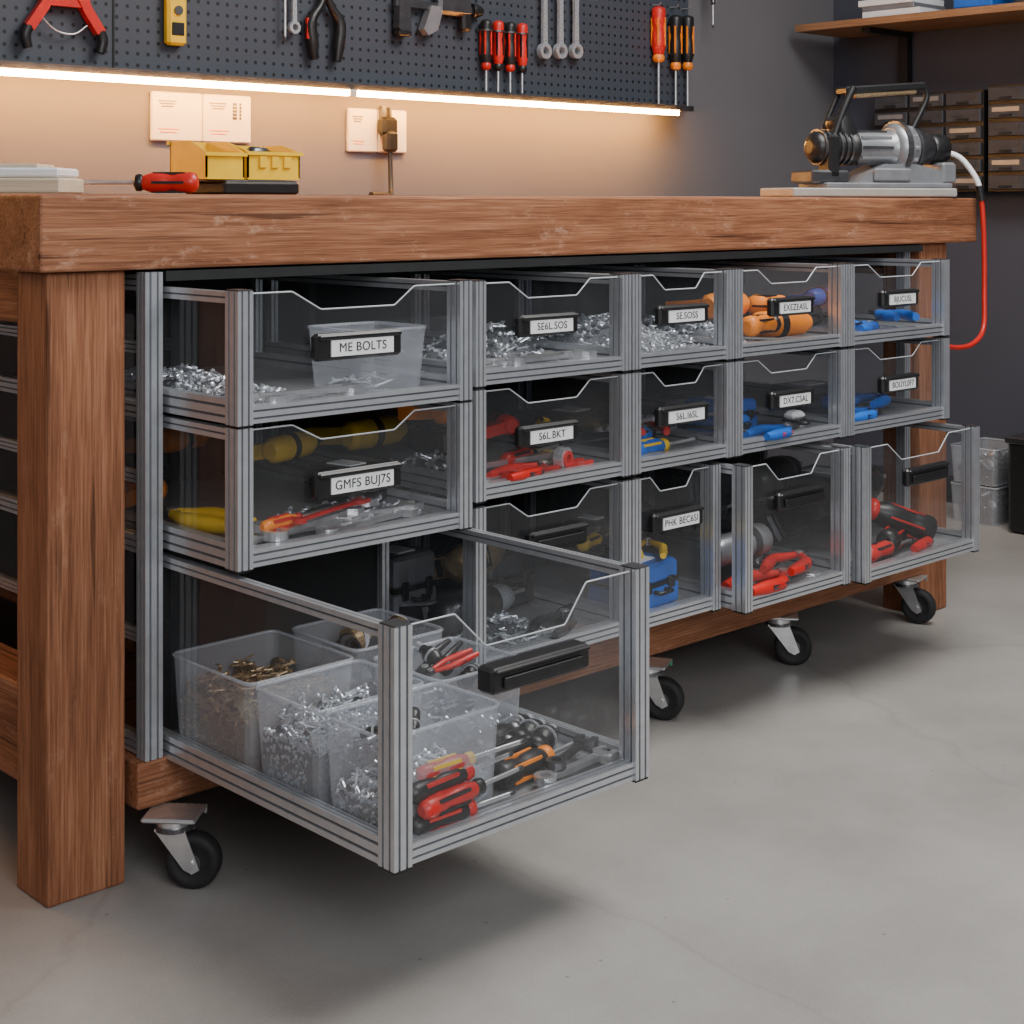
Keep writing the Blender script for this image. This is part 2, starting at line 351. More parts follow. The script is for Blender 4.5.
# ------------------------------------------------------------ drawers
def drawer(x0,x1,yf,z0,z1,label=None,hx=None,hz=None,hw=.14,hh=.036,dip=.026,depth=.56,p=.021,prot=.016,low=(.20,.33,.68,.78)):
    q=MB(); x0+=.002;x1-=.002
    for x in (x0+p/2,x1-p/2):
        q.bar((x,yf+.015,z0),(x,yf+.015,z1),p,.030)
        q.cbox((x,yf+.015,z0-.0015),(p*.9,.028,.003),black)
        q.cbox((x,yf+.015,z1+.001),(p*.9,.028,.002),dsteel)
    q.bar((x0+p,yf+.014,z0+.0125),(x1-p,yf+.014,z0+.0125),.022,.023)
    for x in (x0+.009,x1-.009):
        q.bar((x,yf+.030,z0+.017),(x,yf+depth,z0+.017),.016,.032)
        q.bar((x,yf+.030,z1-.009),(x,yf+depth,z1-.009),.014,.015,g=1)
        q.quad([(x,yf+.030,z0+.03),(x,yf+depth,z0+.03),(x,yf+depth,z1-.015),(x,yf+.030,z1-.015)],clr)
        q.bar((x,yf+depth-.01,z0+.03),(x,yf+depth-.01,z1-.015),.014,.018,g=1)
    q.box((x0+.016,yf+.025,z0+.008),(x1-.016,yf+depth,z0+.013),dfloor)
    q.box((x0+.016,yf+depth-.006,z0+.013),(x1-.016,yf+depth,z1-.01),dark)
    a=x0+p-.003;b_=x1-p+.003;w=b_-a;t=z1-.004; y=yf+.012
    key=[(a,t),(a+low[0]*w,t),(a+low[1]*w,t-dip),(a+low[2]*w,t-dip),(a+low[3]*w,t),(b_,t)]
    top=[(a,y,t)]
    for i in range(1,5):   # straight sloping cut-out, corners barely eased
        A=Vector(key[i-1]);Bc=Vector(key[i]);C=Vector(key[i+1]); rr=.0025
        pa=Bc+(A-Bc).normalized()*rr; pc=Bc+(C-Bc).normalized()*rr
        for k in range(3):
            u=k/2; pp=pa*(1-u)**2+Bc*2*u*(1-u)+pc*u*u; top.append((pp.x,y,pp.y))
    top.append((b_,y,t))
    q.quad([(b_,y,z0+.02),(a,y,z0+.02)]+top,clr)
    q.tube(top,.0012,edge,n=6,sub=1)
    hx=(x0+x1)/2 if hx is None else hx; hz=z0+.55*(z1-z0) if hz is None else hz
    q.cbox((hx,yf+.012-prot/2,hz),(hw,prot,hh),black,ch=.004)
    q.cbox((hx,yf+.012-prot-.001,hz+hh*.36),(hw*.96,.006,hh*.2),black,ch=.002)
    if label: q.cbox((hx+hw*.02,yf+.012-prot-.0012,hz-hh*.05),(hw*.72,.0022,hh*.60),white)
    else: q.cbox((hx,yf+.012-prot-.002,hz-hh*.08),(hw*.8,.004,hh*.4),black,ch=.001)
    o=q.build('storage_drawer')
    if label: text(label,hx+hw*.02,yf+.012-prot-.0026,hz-hh*.05,hh*.48,black,o)
    return o
FA=-.200; FB=-.165
drawer(1.115,1.527,FA,.640,.815,'ME BOLTS',1.314,.734,.15,.037,.026,p=.024)
drawer(1.115,1.527,FA,.452,.636,'GMFS BUJ7S',1.314,.547,.15,.037,.024,p=.024)
drawer(1.115,1.557,-.521,.163,.443,None,1.338,.355,.17,.032,.048,depth=.57,p=.027,prot=.03)
B=[(1.5616,1.913),(1.913,2.186),(2.186,2.535),(2.535,2.907)]
L1=['SE6L.SOS','SE.SOSS','EXEZEASL','BJUCUSL']; L2=['S6L.BKT','S6L.I6SL','DX7.CSAL','BOUYL0F7']
for i,(a,c) in enumerate(B):
    hx=(a+c)/2-(.02 if i in(0,) else .005)
    drawer(a,c,FB,.652,.811,L1[i],hx,.738,.130,.034,depth=.56)
    drawer(a,c,FB,.4775,.646,L2[i],hx,.566,.130,.034,depth=.56)
drawer(1.5616,1.913,FB,.213,.468,None,1.74,.398,.13,.034)
drawer(1.913,2.148,FB,.213,.468,'PHK BEC6SI',2.03,.387,.130,.034)
drawer(2.150,2.472,-.215,.213,.468,None,2.315,.394,.14,.032,.033)
drawer(2.482,2.902,-.238,.213,.468,None,2.70,.394,.15,.034,.035)

# ------------------------------------------------------------ small things
def pile(name,x0,x1,y0,y1,z,h,n,m,L=.03,flat=False,th=.0019):
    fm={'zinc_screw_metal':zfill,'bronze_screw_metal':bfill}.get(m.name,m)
    q=MB(); g=12
    def hh(i,j):
        e=1 if flat else max(0,min(1,2.6*min(i,g-i,j,g-j)/g))
        return h*e*(.7+.2*math.sin(i*1.3+x0*9)*math.cos(j*1.1)+.2*R())
    H=[[hh(i,j) for j in range(g+1)] for i in range(g+1)]
    P0=lambda i,j:(x0+(x1-x0)*i/g,y0+(y1-y0)*j/g,z+H[i][j])
    vs=[P0(i,j) for i in range(g+1) for j in range(g+1)]
    q.add(vs,[(i*(g+1)+j,(i+1)*(g+1)+j,(i+1)*(g+1)+j+1,i*(g+1)+j+1) for i in range(g) for j in range(g)],fm,smooth=True)
    k=[(x0,y0),(x1,y0),(x1,y1),(x0,y1)]
    if flat:
        for i in range(4):
            a=k[i];c=k[(i+1)%4]; q.quad([(a[0],a[1],z),(c[0],c[1],z),(c[0],c[1],z+h*.7),(a[0],a[1],z+h*.7)],fm)
    for _ in range(n):
        u,v=R(),R(); wallside=False
        if flat and R()<.5:
            wallside=True
            if R()<.5: u=0.0
            else: v=0.0
            zz=z+R()*h*.85
        else:
            zz=z+H[int(u*g)][int(v*g)]+.0015+.004*R()
        l=L*(.6+.6*R())
        rz=R()*6.28
        if wallside: rz=(math.pi/2 if u==0 else 0)+random.uniform(-.3,.3)
        mx=min(l*.5*abs(math.cos(rz))+.001,(x1-x0)*.4); my=min(l*.5*abs(math.sin(rz))+.001,(y1-y0)*.4)
        X=x0+mx+(x1-x0-2*mx)*u; Y=y0+my+(y1-y0-2*my)*v
        T=PL(X,Y,max(zz,z+.005),rz,0,math.pi/2+random.uniform(-.5,.5)*(1.8 if wallside else 1))
        q.lathe([(th*.3,-l/2),(th,-l/2+.004),(th,l/2)],m,T,5,False)
        q.lathe([(th*2.3,l/2),(th*2.1,l/2+.0025),(th*.8,l/2+.0035)],m,T,6,False)
    return q.build(name)
def bin_(x0,x1,y0,y1,z0,z1,name='plastic_bin',m=None,t=.006):
    m=m or frost; q=MB()
    c=.012
    def rr(x0,x1,y0,y1,z):
        return [(x0+c,y0,z),(x1-c,y0,z),(x1-c*.3,y0+c*.3,z),(x1,y0+c,z),(x1,y1-c,z),(x1-c*.3,y1-c*.3,z),(x1-c,y1,z),(x0+c,y1,z),(x0+c*.3,y1-c*.3,z),(x0,y1-c,z),(x0,y0+c,z),(x0+c*.3,y0+c*.3,z)]
    lo=rr(x0+t,x1-t,y0+t,y1-t,z0); hi=rr(x0,x1,y0,y1,z1); n=12
    q.add(lo+hi,[(i,(i+1)%n,n+(i+1)%n,n+i) for i in range(n)]+[tuple(range(n))],m)
    q.tube(hi+[hi[0]],.0028,m,n=6,sub=1)
    return q.build(name)
def screwdriver(M,L=.2,h=.1,m1=red,m2=black,r=.014,name='screwdriver'):
    q=MB()
    q.lathe([(r*.5,0),(r*.9,.004),(r,.012),(r*.95,h*.3),(r*.78,h*.38),(r*.95,h*.5),(r,h*.72),(r*.7,h*.86)],m1,AX,12)
    q.lathe([(r*.7,h*.86),(r*.85,h*.9),(r*.8,h*.97),(r*.4,h)],m2,AX,12)
    for i in range(5):
        a=i*1.2566; q.cbox((h*.45,r*.93*math.cos(a),r*.93*math.sin(a)),(h*.5,.004,.004),m2)
    q.cyl(.0032,h,L-.012,steel,AX,8); q.lathe([(.0032,L-.012),(.004,L-.006),(.001,L)],dsteel,AX,6)
    return q.build(name,M)
def wrench(M,L=.17,m=steel,k=1.0,name='combination_wrench'):
    q=MB(); t=.0028*k
    q.prism([(.012,-.005*k),(L*.5,-.0042*k),(L-.018,-.006*k),(L-.018,.006*k),(L*.5,.0042*k),(.012,.005*k)],-t,t,m)
    q.ring(.0125*k,.0065*k,-t*1.6,t*1.6,m)
    q.prism([(L-.024,-.006*k),(L-.014,-.014*k),(L+.006,-.013*k),(L+.004,-.005*k),(L-.008,-.006*k),(L-.010,0),(L-.008,.006*k),(L+.007,.006*k),(L+.004,.014*k),(L-.014,.013*k),(L-.024,.006*k)],-t*1.4,t*1.4,m)
    return q.build(name,M)
def pliers(M,m1=red,m2=black,sp=.5,k=1.0,name='pliers',f=1.0):
    q=MB()
    for s in (-1,1):
        q.tube([(-.002,s*.004,0),(-.025*k,s*.014*k,0),(-.055*k,s*.024*k*(.6+sp),0),(-.095*k,s*.022*k*(.6+sp),0),(-.13*k,s*.019*k*(.6+sp),0)],[.005*k*f,.006*k*f,.0085*k*f,.009*k*f,.006*k*f],m1,n=8)
        q.tube([(-.05*k,s*.029*k*(.6+sp),0),(-.09*k,s*.0275*k*(.6+sp),0)],[.004*k*f,.005*k*f],m2,n=6)
        q.prism([(-.012*k,s*.002),(-.006*k,s*.014*k),(.012*k,s*.013*k),(.05*k,s*.004*k),(.05*k,s*.0006),(.012*k,s*.001)],-.005*k,.005*k,dsteel)
    q.cyl(.008*k,-.007*k,.007*k,steel)
    return q.build(name,M)
def drill(M,m1=orange,m2=black,k=1.0,name='power_drill'):
    q=MB(); q.M=Matrix.Scale(k,4)
    q.lathe([(.012,-.075),(.024,-.07),(.028,-.04),(.029,.02),(.026,.05),(.020,.055)],m1,AX,18)
    q.lathe([(.021,.055),(.022,.075),(.016,.095),(.008,.105)],m2,AX,14); q.cyl(.0035,.105,.14,steel,AX,8)
    for i in range(4): q.cbox((-.05+i*.012,0,.027),(.005,.03,.004),m2)
    q.prism([(-.045,-.02),(-.005,-.02),(-.012,-.07),(-.018,-.115),(-.055,-.115),(-.052,-.07)],-.016,.016,m1,RX)
    q.cbox((-.035,0,-.07),(.028,.036,.07),m2,ch=.005); q.cbox((-.003,0,-.035),(.010,.014,.022),m2,ch=.003)
    q.cbox((-.03,0,-.128),(.085,.052,.034),m2,ch=.006); q.cbox((-.03,0,-.110),(.075,.044,.008),m1,ch=.002)
    return q.build(name,M)
def gluegun(M,m1=orange,m2=black,k=1.0,name='glue_gun'):
    q=MB(); q.M=Matrix.Scale(k,4)
    q.lathe([(.016,-.08),(.024,-.072),(.026,-.02),(.024,.03),(.014,.05)],m1,AX,16)
    q.lathe([(.012,.05),(.010,.06),(.004,.08)],m2,AX,12)
    q.prism([(-.075,-.01),(-.03,-.015),(-.04,-.06),(-.055,-.095),(-.09,-.09),(-.08,-.05)],-.014,.014,m1,RX)
    q.prism([(-.02,-.02),(-.012,-.02),(-.022,-.055),(-.030,-.052)],-.007,.007,m2,RX)
    q.ring(.0268,.024,-.03,-.015,m2,AX)
    return q.build(name,M)
def socket_tool(M,L=.1,r=.014,m=black,name='socket_driver'):
    q=MB(); q.lathe([(r*.6,0),(r,.003),(r,L*.3),(r*.7,L*.35),(r*.7,L*.45),(r*.95,L*.5),(r*.95,L*.8),(r*.6,L*.85),(r*.6,L)],m,AX,14)
    q.ring(r*1.05,r*.9,L*.62,L*.68,zinc,AX); q.lathe([(r*.5,L),(r*.5,L+.012)],zinc,AX,8)
    return q.build(name,M)
def case(x,y,z,sx,sy,sz,m,rz=0,name='tool_case'):
    q=MB(); q.cbox((0,0,sz*.26),(sx,sy,sz*.5),m,ch=.006); q.cbox((0,0,sz*.77),(sx*.97,sy*.97,sz*.44),m,ch=.006)
    q.cbox((0,0,sz*.52),(sx*.985,sy*.985,.004),black)
    for s in (-.28,.28): q.cbox((s*sx,-sy/2,sz*.52),(sx*.14,.008,sz*.26),black,ch=.002)
    q.tube([(-.13*sx,-sy/2,sz*.4),(-.13*sx,-sy/2-.014,sz*.4),(.13*sx,-sy/2-.014,sz*.4),(.13*sx,-sy/2,sz*.4)],.004,black,sub=1)
    q.cbox((0,0,sz*1.0),(sx*.4,sy*.5,.002),white)
    return q.build(name,PL(x,y,z,rz))
rad=math.radians
# ---- column A row 1
z=.655
bin_(1.375,1.508,-.12,.01,z,z+.088)
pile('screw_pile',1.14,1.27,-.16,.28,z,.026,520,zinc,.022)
wrench(PL(1.19,-.172,z+.012,.1),.15); wrench(PL(1.27,-.165,z+.004,-.05),.12); wrench(PL(1.17,-.15,z+.016,-.1),.14)
pile('screw_pile',1.39,1.49,-.10,-.01,z+.002,.006,14,zinc)
# ---- column A row 2
z=.467
wrench(PL(1.16,-.150,z+.010,.15,),.20,k=1.4); wrench(PL(1.20,-.165,z+.016,.35),.19,k=1.4); wrench(PL(1.29,-.16,z+.006,.2),.18,k=1.3)
wrench(PL(1.18,-.11,z+.006,-.1),.2,k=1.3); wrench(PL(1.30,-.12,z+.012,.0),.18,k=1.2); wrench(PL(1.20,-.135,z+.022,.22),.22,k=1.3)
screwdriver(PL(1.185,-.155,z+.026,.25),.18,.08,orange,red,.009); wrench(PL(1.24,-.165,z+.030,.35),.16,red,.8)
pliers(PL(1.165,.04,z+.020,1.75),yellow,black,.3,1.1,f=1.3)
gluegun(PL(1.22,.22,z+.030,1.4,rad(80)),orange,black,.8)
gluegun(PL(1.45,.14,z+.075,.3,rad(80)),yellow,black,.85)
gluegun(PL(1.34,.28,z+.085,.3,rad(80)),orange,black,.8)
case(1.46,.02,z,.09,.10,.06,dsteel,.2); pliers(PL(1.43,-.05,z+.01,.4),dsteel)
pile('screw_pile',1.30,1.49,-.14,.0,z,.010,120,zinc,.022)
# ---- column A row 3 (open drawer)
z=.178
bins=[(1.131,1.305,-.205,-.010,brass),(1.131,1.305,-.355,-.213,zinc),(1.131,1.318,-.487,-.363,zinc)]
for i,(a,c,d,e_,m) in enumerate(bins):
    bin_(a,c,d,e_,z,z+.125)
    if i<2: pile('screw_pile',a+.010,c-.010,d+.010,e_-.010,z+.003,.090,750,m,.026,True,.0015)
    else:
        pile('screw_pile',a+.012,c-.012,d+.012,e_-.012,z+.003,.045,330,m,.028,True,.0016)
        for k in range(5): socket_tool(PL(1.175+.02*k,-.43+.010*k,z+.092+.004*k,.4+k*.9,0,.2),.05,.0085)
bin_(1.325,1.49,-.180,-.020,z,z+.125); bin_(1.335,1.490,-.350,-.200,z,z+.118)
pile('bronze_fittings',1.338,1.478,-.17,-.03,z+.003,.07,60,dsteel,.03,True,.004)
for k in range(7):
    q=MB(); q.ring(.021,.010,-.007,.007,brass if k%2 else dsteel); q.ring(.014,.008,-.013,.013,black); q.build('pipe_fitting',PL(1.35+.020*k,-.13+.018*(k%4),z+.112+.006*(k%2),k,.9,.4+k))
pile('screw_pile',1.348,1.472,-.34,-.21,z+.003,.05,90,zinc,.028,True)
pliers(PL(1.385,-.27,z+.105,2.9,0,.25),red,black,.3,.55); pliers(PL(1.40,-.24,z+.10,3.4,0,.25),black,black,.3,.6); socket_tool(PL(1.42,-.30,z+.09,.6),.06,.012); socket_tool(PL(1.42,-.27,z+.10,1.6,0,-.3),.06,.012)
for k,(x,y,a,l) in enumerate([(1.335,-.385,.15,.16),(1.345,-.420,.20,.18),(1.34,-.452,.14,.18),(1.37,-.372,.25,.14)]):
    screwdriver(PL(x,y,z+.018+.004*(k%2),a),l,.11,black,[dsteel,black,orange,dsteel][k],.0175)
for k in range(3): socket_tool(PL(1.44,-.345-.035*k,z+.018,.3+.1*k),.08,.018)
wrench(PL(1.40,-.480,z+.010,.08),.13,steel,1.2); wrench(PL(1.43,-.47,z+.02,.35),.10,dsteel,1.1)
screwdriver(PL(1.165,-.493,z+.014,.0),.17,.10,black,red,.0125); screwdriver(PL(1.175,-.500,z+.034,.12),.19,.11,red,black,.0125)
screwdriver(PL(1.165,-.488,z+.052,.10),.19,.11,black,red,.0125); screwdriver(PL(1.19,-.475,z+.066,.0),.18,.09,red,yellow,.010)
# ---- B columns
z=.667
wrench(PL(1.59,-.13,z+.006,.1),.2,k=1.3); wrench(PL(1.66,-.12,z+.01,.3),.18,k=1.3); wrench(PL(1.62,-.10,z+.014,-.1),.2,k=1.3); wrench(PL(1.68,-.13,z+.014,.05),.17,k=1.3)
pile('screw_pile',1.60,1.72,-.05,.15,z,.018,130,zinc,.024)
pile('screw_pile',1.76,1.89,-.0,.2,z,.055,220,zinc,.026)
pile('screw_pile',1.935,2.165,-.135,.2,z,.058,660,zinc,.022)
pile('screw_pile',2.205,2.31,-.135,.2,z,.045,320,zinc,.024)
gluegun(PL(2.43,-.10,z+.032,-.25,rad(85)),orange,black,1.0); gluegun(PL(2.38,.0,z+.065,.1,rad(85)),orange,black,1.0)
screwdriver(PL(2.27,-.125,z+.035,.10),.19,.10,orange,black,.020); screwdriver(PL(2.48,-.06,z+.060,1.9),.17,.09,orange,black,.022)
case(2.66,.06,z,.12,.10,.045,dsteel,.3); pliers(PL(2.72,-.09,z+.014,.3),blue,black,f=1.3); pliers(PL(2.82,-.05,z+.03,1.0),blue,black,f=1.3); gluegun(PL(2.74,.04,z+.065,.2,rad(80)),blue,black,.75)
wrench(PL(2.58,-.13,z+.006,.1),.18); screwdriver(PL(2.60,-.12,z+.014,.3),.16,.08,blue,black,.012)
z=.493
gluegun(PL(1.66,-.02,z+.105,.25,rad(85)),orange,black,.8); gluegun(PL(1.64,.16,z+.05,.1,rad(85)),yellow,black,1.0); pliers(PL(1.76,-.11,z+.012,.25),red,dsteel,.4,1.0); wrench(PL(1.60,-.13,z+.006,.15),.2,k=1.4)
wrench(PL(1.66,-.135,z+.010,.05),.18,red,1.1); screwdriver(PL(1.70,-.08,z+.022,.3),.2,.1,red,black,.012); wrench(PL(1.62,-.08,z+.02,.0),.2,steel,1.5)
gluegun(PL(1.86,.10,z+.05,1.2,rad(80)),red,black,.7); case(1.80,.18,z,.1,.1,.08,dsteel,.1); screwdriver(PL(1.84,-.04,z+.05,.9),.15,.1,yellow,black,.016)
q=MB(); q.ring(.020,.011,-.008,.008,zinc,RX); q.ring(.014,.009,-.012,.012,red,RX); q.build('hose_coupler',PL(1.79,-.125,z+.020,.3))
pile('screw_pile',1.60,1.70,-.05,.1,z,.02,60,zinc)
screwdriver(PL(1.95,-.13,z+.015,.1),.2,.10,blue,yellow,.015); screwdriver(PL(1.96,-.10,z+.03,.2),.2,.10,blue,black,.015); pliers(PL(2.10,-.02,z+.04,.9),red,black); case(2.02,.08,z,.12,.1,.06,dsteel,.2)
wrench(PL(1.95,-.08,z+.05,.2),.16); wrench(PL(1.96,-.05,z+.045,.35),.16); gluegun(PL(2.12,.05,z+.05,.4,rad(80)),black,red,.8)
case(2.27,-.06,z,.10,.09,.040,blue,.2); case(2.35,.0,z,.11,.1,.060,blue,-.1); case(2.45,-.10,z,.045,.03,.035,white,.1); gluegun(PL(2.42,.05,z+.05,.4,rad(80)),dsteel,black,1.0); pliers(PL(2.40,-.12,z+.01,.2),blue,red,f=1.2)
pliers(PL(2.70,-.11,z+.014,.15),blue,black,.5,1.1,f=1.2); pliers(PL(2.80,-.06,z+.03,.35),blue,blue,.5,1.1,f=1.2); wrench(PL(2.57,-.10,z+.01,.2),.18,k=1.2); screwdriver(PL(2.62,-.05,z+.03,.2),.18,.09,blue,black,.014); case(2.74,.08,z,.15,.1,.05,dsteel)
z=.229
drill(PL(1.68,-.02,z+.04,.2,rad(80)),dsteel,zinc,1.1); pile('screw_pile',1.60,1.78,-.13,.05,z,.03,200,zinc,.026); drill(PL(1.76,.05,z+.10,.4,rad(75)),brass,black,1.1); pliers(PL(1.84,-.08,z+.015,.5),dsteel,black); case(1.83,.1,z,.12,.12,.1,dsteel,.1); case(1.64,.12,z,.1,.1,.12,grey,.1)
case(2.01,-.08,z,.13,.11,.080,blue,.15); case(2.07,.08,z,.07,.08,.12,dsteel,.2); pliers(PL(2.08,-.05,z+.095,.8),yellow,black,.5,.9); screwdriver(PL(1.95,-.01,z+.10,.3),.14,.08,yellow,black,.013)
q=MB()
q.lathe([(.020,-.10),(.028,-.09),(.027,.0),(.032,.02),(.030,.06),(.018,.07)],grey,AX,18); q.cyl(.042,-.045,-.038,black,PL(.05,0,0),24); q.cyl(.012,-.05,-.02,steel,PL(.05,0,0),12); q.lathe([(.010,0),(.014,.02),(.013,.08),(.008,.09)],black,PL(.05,.02,0,0,-1.3),12); q.ring(.0335,.02,.005,.02,dsteel,AX)
q.build('angle_grinder',PL(2.29,-.10,z+.066,.1))
pliers(PL(2.33,-.165,z+.016,.1),red,dsteel,.6,1.2,f=1.2); pliers(PL(2.425,-.13,z+.03,.35),red,black,.6,1.1,f=1.2); drill(PL(2.33,.04,z+.09,.2,rad(85)),black,dsteel,1.0); wrench(PL(2.20,-.185,z+.006,.05),.2,k=1.3)
drill(PL(2.68,-.08,z+.115,.25,rad(60)),black,dsteel,1.35); drill(PL(2.62,.08,z+.13,.3,rad(80)),black,black,1.3)
screwdriver(PL(2.66,-.17,z+.024,.35),.2,.13,black,red,.024); screwdriver(PL(2.80,-.19,z+.030,2.5,0,-.35),.24,.15,black,red,.028); screwdriver(PL(2.56,-.19,z+.017,.1),.2,.11,red,black,.017); pliers(PL(2.82,-.15,z+.014,.3),red,black,.5,1.1,f=1.2); case(2.80,.08,z,.14,.14,.12,dsteel,.1)

# ------------------------------------------------------------ pegboard, LED, outlets
q=MB(); q.box((.4,1.06,1.212),(3.51,1.075,2.2),peg)
for x in (.9,1.9,2.9,3.4): q.box((x,1.075,1.3),(x+.03,1.098,2.1),dark)
q.box((1.632,1.0585,1.212),(1.637,1.06,2.2),black)
q.build('pegboard')
q=MB(); q.box((.4,1.005,1.196),(3.47,1.098,1.211),dsteel); q.box((.4,1.0,1.182),(3.40,1.014,1.1955),led); q.box((2.215,.998,1.181),(2.235,1.016,1.197),offw)
q.build('led_light_bar')
HY=1.040
def hang(fn,x,z,*a,ry=rad(90),rz=0,**k):
    return fn(Matrix.Translation((x,HY,z))@Matrix.Rotation(rz,4,'Y')@Matrix.Rotation(ry,4,'Y')@RX,*a,**k)
for i,x in enumerate((2.685,2.727,2.770,2.813)): hang(screwdriver,x,1.402,.195,.13,[black,red][i%2],[red,black][i%2],.0155)
for i,(x,L) in enumerate(((2.895,.25),(2.955,.25),(3.015,.25))): hang(wrench,x,1.335+.004*i,L-.02*i,zinc,1.7,ry=rad(-90))
hang(screwdriver,3.355,1.493,.29,.16,red,orange,.021); hang(screwdriver,3.43,1.475,.28,.16,black,orange,.019); hang(screwdriver,3.483,1.478,.28,.16,black,orange,.019)
hang(pliers,2.175,1.42,black,red,.85,1.2,ry=rad(-90),f=1.35)
hang(screwdriver,2.06,1.56,.26,.14,dsteel,steel,.012); hang(wrench,2.085,1.335,.2,zinc,1.2,ry=rad(-90))
hang(screwdriver,3.60,1.62,.17,.10,black,dsteel,.009)
q=MB(); q.cbox((.0,0,0),(.26,.010,.018),dsteel); q.cbox((.06,0,.012),(.11,.03,.06),dsteel,ch=.008); q.cbox((.10,0,-.02),(.03,.026,.07),black,ch=.006)
q.prism([(-.12,.02),(-.09,.02),(-.085,-.07),(-.105,-.085),(-.125,-.06)],-.012,.012,dsteel,RX); q.prism([(-.02,.0),(.02,.0),(.0,-.06),(-.03,-.075),(-.045,-.06)],-.012,.012,grey,RX)
q.cbox((-.105,0,-.075),(.04,.03,.014),black,ch=.003); q.lathe([(.018,0),(.02,.01),(.012,.035)],black,PL(.12,0,0)@AX,14)
q.build('bar_clamp',PL(2.51,1.038,1.42))
q=MB()
for x in (2.685,2.727,2.770,2.813): q.ring(.019,.0165,0,.004,dsteel,Matrix.Translation((x,HY,1.372)))
q.box((2.665,1.052,1.371),(2.835,1.0595,1.377),dsteel)
for x in (2.895,2.955,3.015,3.355,3.43,3.483,2.175,1.785,1.527): q.tube([(x,1.06,1.50),(x,1.035,1.498),(x,1.03,1.505)],.002,steel,n=6,sub=1)
q.build('tool_rack_hooks')
q=MB()
for s in (-1,1):
    q.prism([(0,.16),(s*.022,.165),(s*.055,.06),(s*.088,.012),(s*.070,.002),(s*.040,.045),(s*.012,.10)],-.010,.010,red,RX)
    q.tube([(s*.079,0,.010),(s*.086,0,-.010),(s*.08,0,-.035)],[.012,.012,.010],black)
q.prism([(-.05,.055),(.05,.055),(.04,.075),(-.04,.075)],-.007,.007,red,RX)
q.cyl(.015,-.014,.014,dsteel,Matrix.Translation((0,0,.14))@RX)
q.tube([(-.05,0,.03),(-.02,0,.005),(.02,0,.0),(.05,0,.02)],.002,steel)
q.build('spring_clamp',PL(1.513,1.04,1.278))
q=MB(); q.cbox((0,0,.09),(.048,.024,.18),yellow,ch=.006); q.cbox((0,-.0125,.035),(.03,.003,.028),black,ch=.001); q.cyl(.010,-.002,.003,dsteel,Matrix.Translation((0,-.014,.075))@RX); q.cbox((0,-.0125,.12),(.032,.003,.04),dsteel)
q.build('stud_finder',PL(1.775,1.045,1.272))
def plate(x0,x1,z0,z1,n,qr):
    q=MB(); w=(x1-x0)/n
    for i in range(n):
        q.cbox((x0+w*(i+.5),1.0935,(z0+z1)/2),(w-.002,.012,z1-z0),offw,ch=.003)
        for k in range(3): q.cbox((x0+w*(i+.30),1.087,z1-.02-.006*k),(w*(.35-.06*k),.0016,.0022),dsteel)
        for k in range(2): q.cbox((x0+w*(i+.32),1.087,z0+.02+.007*k),(w*(.3+.1*k),.0016,.0018),orange)
        if i in qr:
            for a in range(4):
                for c in range(5):
                    if (a*7+c*3+i)%3: q.cbox((x0+w*(i+.62)+a*.006,1.087,z1-.020-c*.008),(.0045,.0016,.006),dsteel)
    return q.build('wall_outlet')
plate(1.742,2.001,1.066,1.174,2,(1,)); plate(2.278,2.462,1.054,1.160,2,())
q=MB(); q.cbox((2.385,1.07,1.118),(.048,.034,.045),black,ch=.008); q.cbox((2.385,1.06,1.080),(.034,.03,.05),black,ch=.006); q.cbox((2.375,1.078,1.150),(.012,.014,.035),dsteel); q.cbox((2.396,1.078,1.150),(.006,.014,.03),dsteel)
q.tube([(2.385,1.06,1.06),(2.382,1.055,1.01),(2.375,1.045,.97),(2.36,1.03,.951),(2.30,.98,.950),(2.2,.9,.950)],.006,black,sub=5)
q.build('power_plug_cord')

# ------------------------------------------------------------ things on the bench
ZT=.9435
q=MB(); q.cbox((0,0,.012),(.155,.13,.022),black,ch=.004); q.cbox((0,0,.024),(.145,.12,.003),dsteel,ch=.001); q.build('tray',PL(1.510,.385,ZT,0))
q=MB()
def bx(x0,x1,y0,y1,zf,zb):
    t=.003
    q.box((x0,y0,0),(x1,y1,t),yellow); q.box((x0,y0,t),(x1,y0+t,zf),yellow); q.box((x0,y1-t,t),(x1,y1,zb),yellow)
    for x in (x0,x1-t):
        q.prism([(y0,t),(y1,t),(y1,zb),(y0+.05,zb),(y0,zf)],0,t,yellow,Matrix(((0,0,1,x),(1,0,0,0),(0,1,0,0),(0,0,0,1))))
    q.box((x0-.004,y0-.005,zf-.006),(x1+.004,y0+.001,zf),yellow); q.box((x0-.004,y1-.001,zb-.006),(x1+.004,y1+.005,zb),yellow)
bx(-.100,-.025,-.055,.06,.045,.066); bx(-.018,.090,-.055,.06,.048,.062)
for k in range(3): q.cbox((.012+.025*k,-.057,.03),(.015,.004,.02),yellow,ch=.001)
q.build('yellow_parts_bin',PL(1.500,.380,ZT+.0265,.0))
q=MB(); q.lathe([(.003,-.04),(.012,-.035),(.012,.01),(.003,.04)],dsteel,AX); q.build('drill_bit_holder',PL(1.55,.385,ZT+.073,.5))
screwdriver(PL(1.31,.205,ZT+.0185,rad(138)),.26,.10,red,black,.0165)
q=MB(); q.cbox((0,0,.012),(.24,.13,.024),palewood,ch=.003); q.cbox((.01,.0,.032),(.21,.11,.014),white,ch=.003); q.cbox((-.0,.0,.042),(.16,.09,.006),palewood,ch=.001); q.build('wood_offcuts',PL(1.040,.348,ZT,rad(-43)))
q=MB()
